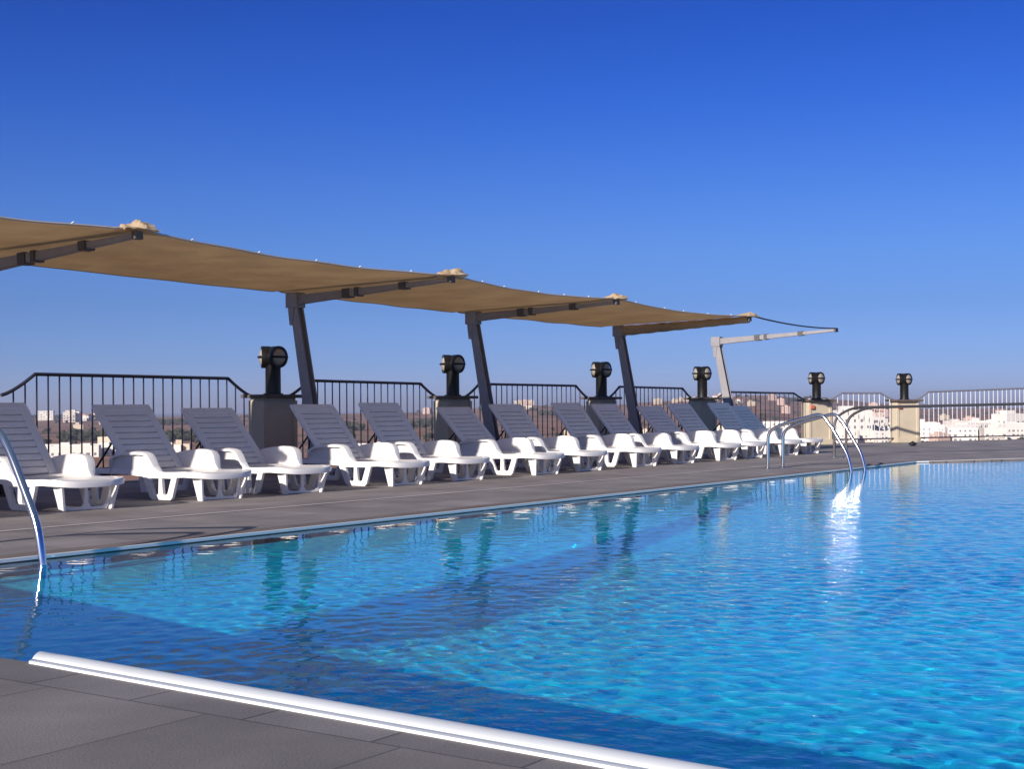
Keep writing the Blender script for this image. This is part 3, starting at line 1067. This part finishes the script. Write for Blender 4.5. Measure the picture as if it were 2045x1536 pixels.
for i, x in enumerate(LX):
    key = (0, 2, 0, 1, 0, 2, 1, 0, 2, 0, 1, 0, 2, 1)[i]
    src = (lg0, lg1, lg2)[key]
    o = src if not used[key] else copy_tree(src)
    used[key] = True
    a = R_(ang[i])
    # the top right corner of the backrest stands at (x, 10.95)
    cx, cy = 0.352, 0.53
    ox = x - (cx * math.cos(a) - cy * math.sin(a))
    oy = 10.98 - (cx * math.sin(a) + cy * math.cos(a)) + rng.uniform(-0.03, 0.03)
    ox, oy = ox * 1.02, oy * 1.02
    o.location = (ox, oy, 0)
    o.rotation_euler = (0, 0, a)
    tag(o, llb[i], 'sun lounger', 'white sun loungers in a row under the canopy')

# ------------------------------------------------------------------ pool ladders
def make_ladder():
    r = empty('pool_ladder', (0, 0, 0))
    for sx_ in (-0.255, 0.255):
        pts = [(sx_, 0.95, 0.0), (sx_, 0.94, 0.52), (sx_, 0.72, 0.62), (sx_, 0.42, 0.70), (sx_, 0.17, 0.765), (sx_, 0.04, 0.60), (sx_, -0.20, 0.20), (sx_, -0.25, -0.05), (sx_, -0.25, -0.44)]
        b = MB()
        b.tube(smoothpath(pts, 0.13, 6), 0.0235, n=14)
        ob = b.build('handrail', M['chrome'], r, smooth=True)
        b = MB()
        b.lathe([(0.055, 0.0), (0.055, 0.008), (0.04, 0.018), (0.028, 0.022)], c=(sx_, 0.95, 0.001), n=20)
        b.build('foot_flange', M['chrome'], r, smooth=True)
    for z in (-0.15, -0.38):
        b = MB()
        b.box(-0.255, 0.255, -0.29, -0.21, z - 0.012, z + 0.012)
        b.build('step', M['chrome'], r, bevel=0.005)
    return r
ld = make_ladder()
ld.location = (4.96 - 0.255, PY1, 0)
tag(ld, 'steel pool ladder rail rising at the left edge, nearest the camera', 'pool ladder', 'pool ladders on the far side')
l2 = copy_tree(ld)
l2.location = (17.87, PY1, 0)
tag(l2, 'arched steel pool ladder with two feet on the deck by the last loungers', 'pool ladder', 'pool ladders on the far side')

# long handrail at the far end of the pool
r = empty('pool_handrail', (22.0, 8.4, 0), math.atan2(-1.08, 2.0), 'pair of long level metal tubes running out of the photo on the right', 'handrail')
for oy in (0.0, 0.34):
    b = MB()
    pts = [(0.0 + oy * 0.1, oy, 0.0), (0.0 + oy * 0.1, oy, 0.66), (0.42, oy, 0.835), (6.4, oy, 0.91), (6.7, oy, 0.80), (6.72, oy, 0.0)]
    b.tube(smoothpath(pts, 0.22, 6), 0.022, n=12)
    b.build('rail', M['clamp'], r, smooth=True)
    for xx in (0.03, 6.72):
        b = MB()
        b.lathe([(0.055, 0.0), (0.055, 0.008), (0.03, 0.02)], c=(xx if xx > 1 else oy * 0.1, oy, 0.001), n=18)
        b.build('foot_flange', M['chrome'], r, smooth=True)

# small dark bundle on the deck near the far railing
b = MB()
vs, NA, NR = [], 14, 7
for r_ in range(NR + 1):
    ph = math.pi * r_ / NR
    for a_ in range(NA):
        th = 2 * math.pi * a_ / NA
        k_ = 1 + 0.12 * math.sin(3 * th + 2 * ph)
        vs.append((0.15 * math.sin(ph) * math.cos(th) * k_, 0.08 * math.sin(ph) * math.sin(th) * k_, 0.045 + 0.045 * math.cos(ph) * (1 + 0.4 * math.sin(2 * th))))
fs = [(r_ * NA + a_, r_ * NA + (a_ + 1) % NA, (r_ + 1) * NA + (a_ + 1) % NA, (r_ + 1) * NA + a_) for r_ in range(NR) for a_ in range(NA)]
b.add(vs, fs)
tag(b.build('bag', M['bag'], smooth=True, loc=(29.3, 9.7, 0.0)), 'small dark bag left on the deck behind the far ladder', 'bag')

# unseen shadow caster, shaped like a folded parasol: added to shade the pool floor
r = empty('parasol_shadow_caster', (-1.5, -0.8, 0), 0, 'unseen shadow caster added on the near deck, shaped like a folded parasol', 'shadow caster')
def lean(z):
    return (0, 3.27 + 0.50 * z, z)
b = MB()
b.box(-0.35, 0.35, -0.35, 0.35, 0.002, 0.08)
b.build('base', M['cap'], r, bevel=0.01)
b = MB()
b.tube(smoothpath([(0, 0, 0.05), (0, 0, 4.75), lean(4.62)], 0.3), 0.03, n=12)
b.build('mast', M['post'], r, smooth=True)
b = MB()
b.tube([lean(z) for z in (1.74, 1.78, 1.95, 2.4, 2.9, 3.6, 4.4, 4.6)], 0.1, n=24, rr=[0.30, 0.43, 0.42, 0.31, 0.20, 0.13, 0.07, 0.03])
b.build('shadow_caster_canvas', M['hem'], r, smooth=True)

# ------------------------------------------------------------------ land below the terrace
GZ = -22.0
RID = [(-900, -10), (0, -9), (300, -8), (600, -8), (820, -5), (960, 4), (1050, 9), (1200, 8), (1340, 14), (1450, 21), (1530, 24), (1600, 17), (1680, 13), (1760, 4), (1850, -8), (2045, -4), (2300, 0), (2900, 6)]
def ridge_px(x):
    for (a, pa), (c, pc) in zip(RID, RID[1:]):
        if a <= x <= c:
            t = (x - a) / (c - a)
            t = t * t * (3 - 2 * t)
            return pa + (pc - pa) * t
    return -8
RD = 2800.0
def pol(x_px, dist):
    """ground point seen at image column x_px (2045 wide), at that distance along the view axis"""
    t = (x_px - 1022.5) / 2756
    p = VW * dist + RT * (t * dist)
    return p.x, p.y
def land_z(x, y):
    d = x * VW.x + y * VW.y
    L = x * RT.x + y * RT.y
    if d < 60:
        return GZ
    px = 1022.5 + 2756 * L / d
    top = EYE + ridge_px(px) * RD / 2756
    u = (d - 1050) / (RD - 1050)
    if u <= 0:
        base = GZ
    elif u < 1:
        base = GZ + (top - GZ) * (u ** 1.3)
    else:
        base = top - (d - RD) * 0.03
    w = 3.0 * math.sin(x * 0.004 + 1) * math.sin(y * 0.005) * min(1, max(0, (d - 900) / 900)) * (1 if u < 1 else 1)
    w += 1.6 * math.sin(x * 0.013 + y * 0.007) * math.sin(y * 0.011 - x * 0.004) * min(1, max(0, (d - 1200) / 900))
    return max(GZ - 2, base + w)
b = MB()
rows = [40, 80, 160, 300, 450, 600, 750, 900, 1000]
d_ = 1060
while d_ < 4400:
    rows.append(d_)
    d_ *= 1.016
cols = list(range(-1500, 3700, 26))
vs = []
for dd in rows:
    for xp in cols:
        x, y = pol(xp, dd)
        vs.append((x, y, land_z(x, y)))
nc = len(cols)
fs = [(i * nc + j, i * nc + j + 1, (i + 1) * nc + j + 1, (i + 1) * nc + j) for i in range(len(rows) - 1) for j in range(nc - 1)]
b.add(vs, fs)
struct(b.build('dry_hills', M['land'], smooth=True), 'dry reddish fields and low hills beyond the terrace', 'hills')
b = MB()
b.add([(-60000, -60000, GZ - 3), (60000, -60000, GZ - 3), (60000, 60000, GZ - 3), (-60000, 60000, GZ - 3)], [(0, 1, 2, 3)])
struct(b.build('sea', M['sea']), 'hazy blue sea reaching the horizon', 'sea')

# hotel block carrying the terrace, so the deck does not float
b = MB()
b.prism([(-30, -30), (60, -30), (60, -3.2), (44.0, 4.98), (36.3, 8.8), (32.0, 10.96), (29.65, 12.13), (26.1, 13.3), (-30, 13.38)], GZ, -3.0, axis='z')
tag(b.build('hotel_building', WALLS[1]), 'plain rendered building block carrying the roof terrace', 'building')

# houses
def make_house(w, d, h, wall, kind):
    b = MB()
    b.box(-w / 2, w / 2, -d / 2, d / 2, -3, h, 0)
    for (x0, x1, y0, y1) in ((-w / 2, w / 2, -d / 2, -d / 2 + 0.3), (-w / 2, w / 2, d / 2 - 0.3, d / 2), (-w / 2, -w / 2 + 0.3, -d / 2 + 0.3, d / 2 - 0.3), (w / 2 - 0.3, w / 2, -d / 2 + 0.3, d / 2 - 0.3)):
        b.box(x0, x1, y0, y1, h + 0.01, h + 0.9, 0)
    if kind % 2 == 0:
        b.box(-w * 0.3, w * 0.05, -d * 0.2, d * 0.25, h + 0.01, h + 2.8, 0)
    if kind % 3 == 1:
        b.box(w * 0.12, w * 0.32, -d * 0.3, d * 0.3, h + 0.01, h + 1.9, 0)
    if kind == 3:
        b.prism([(-w / 2 - 0.4, h + 0.9), (w / 2 + 0.4, h + 0.9), (0, h + 3.0)], -d / 2 - 0.4, d / 2 + 0.4, axis='y', mi=2)
    fl_ = max(1, int(h / 3))
    nb = max(2, int(w / 3.2))
    for f_ in range(fl_):
        z = f_ * 3 + 0.9
        for k in range(nb):
            cx = -w / 2 + (k + 0.5) * w / nb
            if (k + f_ + kind) % 5 == 4:
                continue
            ww = 0.6 if (k + kind) % 3 else 0.95
            b.box(cx - ww, cx + ww, -d / 2 - 0.06, -d / 2 + 0.1, z, z + 1.35, 1)
        nd = max(2, int(d / 3.4))
        for k in range(nd):
            cy = -d / 2 + (k + 0.5) * d / nd
            if (k + f_ * 2 + kind) % 4 == 3:
                continue
            b.box(-w / 2 - 0.06, -w / 2 + 0.1, cy - 0.55, cy + 0.55, z, z + 1.35, 1)
    if kind % 3 == 0:      # balconies
        for f_ in range(1, fl_):
            b.box(-w * 0.35, w * 0.35, -d / 2 - 1.3, -d / 2 - 0.001, f_ * 3 - 0.15, f_ * 3 + 0.02, 0)
            b.box(-w * 0.35, w * 0.35, -d / 2 - 1.3, -d / 2 - 1.2, f_ * 3 + 0.03, f_ * 3 + 0.95, 0)
    return b.build('town_house', [wall, M['glass'], M['cap']])
M['roof'] = mat('roof_tile', (0.42, 0.17, 0.10), 0.8, var=0.2, vscale=0.5)
KINDS = [(14, 11, 11.5, 0, 0, 'white flat roofed apartment block with a roof hut'), (11, 10, 8.5, 1, 1, 'cream two storey house with a roof tank room'), (17, 12, 14.5, 3, 2, 'tall chalk white apartment block with balconies'),
         (10, 9, 6.0, 0, 3, 'low white house with a pitched roof'), (13, 10, 9.0, 2, 4, 'pinkish flat roofed house'), (20, 11, 12.0, 3, 5, 'broad chalk white block with rows of windows'),
         (9, 8, 5.5, 1, 6, 'small cream cottage with a parapet roof'), (24, 14, 5.0, 3, 7, 'long low pale shed')]
HPROT = [make_house(w, d, h, WALLS[wi], k) for w, d, h, wi, k, _ in KINDS]
for o in HPROT:
    o.data.materials[2] = M['roof']
hused = [False] * len(KINDS)
def house(xp, dist, k, rot, s=1.0, zone=('beyond the railing', 'far houses')):
    o = HPROT[k] if not hused[k] else HPROT[k].copy()
    if hused[k]:
        col.objects.link(o)
    hused[k] = True
    x, y = pol(xp, dist)
    o.location = (x, y, land_z(x, y))
    o.rotation_euler = (0, 0, rot)
    o.scale = (s, s, s)
    tag(o, KINDS[k][5] + ' ' + zone[0], 'house', zone[1])
rng = random.Random(5)
ZR = ('in the town at right', 'houses of the white town on the right')
ZM = ('on the brown hill', 'houses on the brown hill')
ZL = ('far off at left', 'houses on the plain at the left')
face = YAW - math.pi / 2      # front of a house towards the terrace
# town on the right
for xp, dist, k, s in ((1697, 860, 2, 1.35), (1722, 900, 5, 1.25), (1742, 960, 0, 1.2), (1668, 900, 4, 1.0), (1650, 840, 1, 1.0), (2018, 900, 2, 1.15)):
    house(xp, dist, k, face + rng.uniform(-0.5, 0.5), s, ZR)
for row, (dist, n_, s) in enumerate(((800, 13, 0.98), (880, 13, 1.0), (960, 13, 1.0), (1060, 13, 1.0))):
    for i in range(n_):
        xp = 1640 + (2110 - 1640) * (i + 0.5) / n_ + rng.uniform(-9, 9)
        k = rng.choice((0, 1, 2, 4, 5, 0, 5, 1))
        house(xp, dist + rng.uniform(-30, 30), k, face + rng.uniform(-0.5, 0.5), s * rng.uniform(0.8, 1.05) * (0.86 if xp < 1900 else 1.0), ZR)
for i in range(12):
    house(rng.uniform(1640, 2045), rng.uniform(1300, 2300), rng.choice((3, 4, 6)), face + rng.uniform(-0.6, 0.6), 1.0, ZR)
# hill in the middle
for i in range(22):
    house(rng.uniform(940, 1660), rng.uniform(1700, 2780), rng.choice((3, 4, 6, 4, 6, 3)), face + rng.uniform(-0.8, 0.8), rng.uniform(0.7, 1.1), ZM)
for xp in (1035, 1048, 1060, 1315, 1350, 1362, 1375, 1385, 1395, 1432, 1440, 1450):
    house(xp + rng.uniform(-3, 3), rng.uniform(2550, 2760), rng.choice((4, 3, 6, 1)), face + rng.uniform(-0.5, 0.5), 1.1, ZM)
for i in range(6):
    house(rng.uniform(980, 1640), rng.uniform(800, 1050), rng.choice((0, 1, 4, 5)), face + rng.uniform(-0.6, 0.6), 1.0, ZM)
# plain on the left
for i in range(12):
    house(rng.uniform(-40, 940), rng.uniform(1400, 2700), rng.choice((3, 6, 4, 7, 1)), face + rng.uniform(-0.6, 0.6), rng.uniform(0.8, 1.3), ZL)
for xp in (138, 150, 160, 168, 92):
    house(xp, rng.uniform(2100, 2400), rng.choice((0, 3, 5, 7)), face + rng.uniform(-0.4, 0.4), 1.3, ZL)
for xp, dist, k in ((110, 720, 7), (150, 700, 7), (192, 720, 7), (222, 740, 1), (320, 700, 7), (362, 700, 6), (738, 690, 7), (772, 700, 6), (870, 690, 7), (1040, 720, 7)):
    house(xp, dist, k, face + rng.uniform(-0.2, 0.2), 1.0, ZL)

# distant tree masses: leafy clumps in one object
def clumps(name, spots, label):
    b = MB()
    rg = random.Random(9)
    for (x, y, z, r_) in spots:
        n_ = 5
        for k in range(n_):
            cx = x + rg.uniform(-0.7, 0.7) * r_
            cy = y + rg.uniform(-0.7, 0.7) * r_
            cz = z + r_ * rg.uniform(0.35, 1.0)
            rr = r_ * rg.uniform(0.35, 0.6)
            vs = []
            for a in range(4):
                ph = math.pi * (a + 0.5) / 4
                for c in range(6):
                    th = 2 * math.pi * c / 6 + a * 0.5
                    q_ = rr * rg.uniform(0.7, 1.15)
                    vs.append((cx + q_ * math.sin(ph) * math.cos(th), cy + q_ * math.sin(ph) * math.sin(th), cz + q_ * 0.85 * math.cos(ph)))
            fs = [(a * 6 + c, a * 6 + (c + 1) % 6, (a + 1) * 6 + (c + 1) % 6, (a + 1) * 6 + c) for a in range(3) for c in range(6)]
            fs += [tuple(range(6)), tuple(18 + c for c in range(6))]
            b.add(vs, fs)
    return tag(b.build(name, M['tree']), label, 'trees', kind='stuff')
spots = []
for i in range(900):
    xp = rng.uniform(-200, 2250)
    dd = rng.choice((rng.uniform(900, 1500), rng.uniform(1500, 2790), rng.uniform(1900, 2790)))
    x, y = pol(xp, dd)
    if math.sin(x * 0.011 + 2) * math.sin(y * 0.009) + 0.4 * math.sin(x * 0.03) < 0.05:
        continue
    if xp > 1640 and dd < 1300:
        continue
    spots.append((x, y, land_z(x, y), rng.uniform(2.0, 4.6)))
for a, c, dd in ((125, 245, 1080), (300, 400, 1050), (640, 720, 1350), (820, 880, 1500), (150, 200, 2350), (290, 420, 1900), (1580, 1660, 2500), (1080, 1180, 2000), (60, 120, 2600), (680, 700, 1000)):
    xp = a
    while xp < c:
        x, y = pol(xp, dd + rng.uniform(-25, 25))
        spots.append((x, y, land_z(x, y), rng.uniform(4.5, 7.0)))
        xp += rng.uniform(2.5, 6)
for i in range(90):
    xp = rng.uniform(1640, 2080)
    x, y = pol(xp, rng.uniform(780, 1250))
    spots.append((x, y, land_z(x, y), rng.uniform(2.5, 4.2)))
clumps('distant_trees', spots, 'dark olive trees dotted over the far fields')

b = MB()
b.box(-64000, 64000, -64000, 64000, GZ - 4.5, 75)
hz_ = b.build('haze', [])
hz_.data.materials.clear()
hm = bpy.data.materials.new('haze')
hm.use_nodes = True
hn = hm.node_tree
hn.nodes.clear()
ho = hn.nodes.new("ShaderNodeOutputMaterial")
pv = hn.nodes.new("ShaderNodeVolumePrincipled")
pv.inputs["Color"].default_value = (0.80, 0.84, 1.0, 1)
pv.inputs["Density"].default_value = 0.00014
pv.inputs["Anisotropy"].default_value = 0.2
hn.links.new(pv.outputs[0], ho.inputs["Volume"])
hz_.data.materials.append(hm)
tag(hz_, 'thin pale haze over the far land', 'haze', kind='stuff')
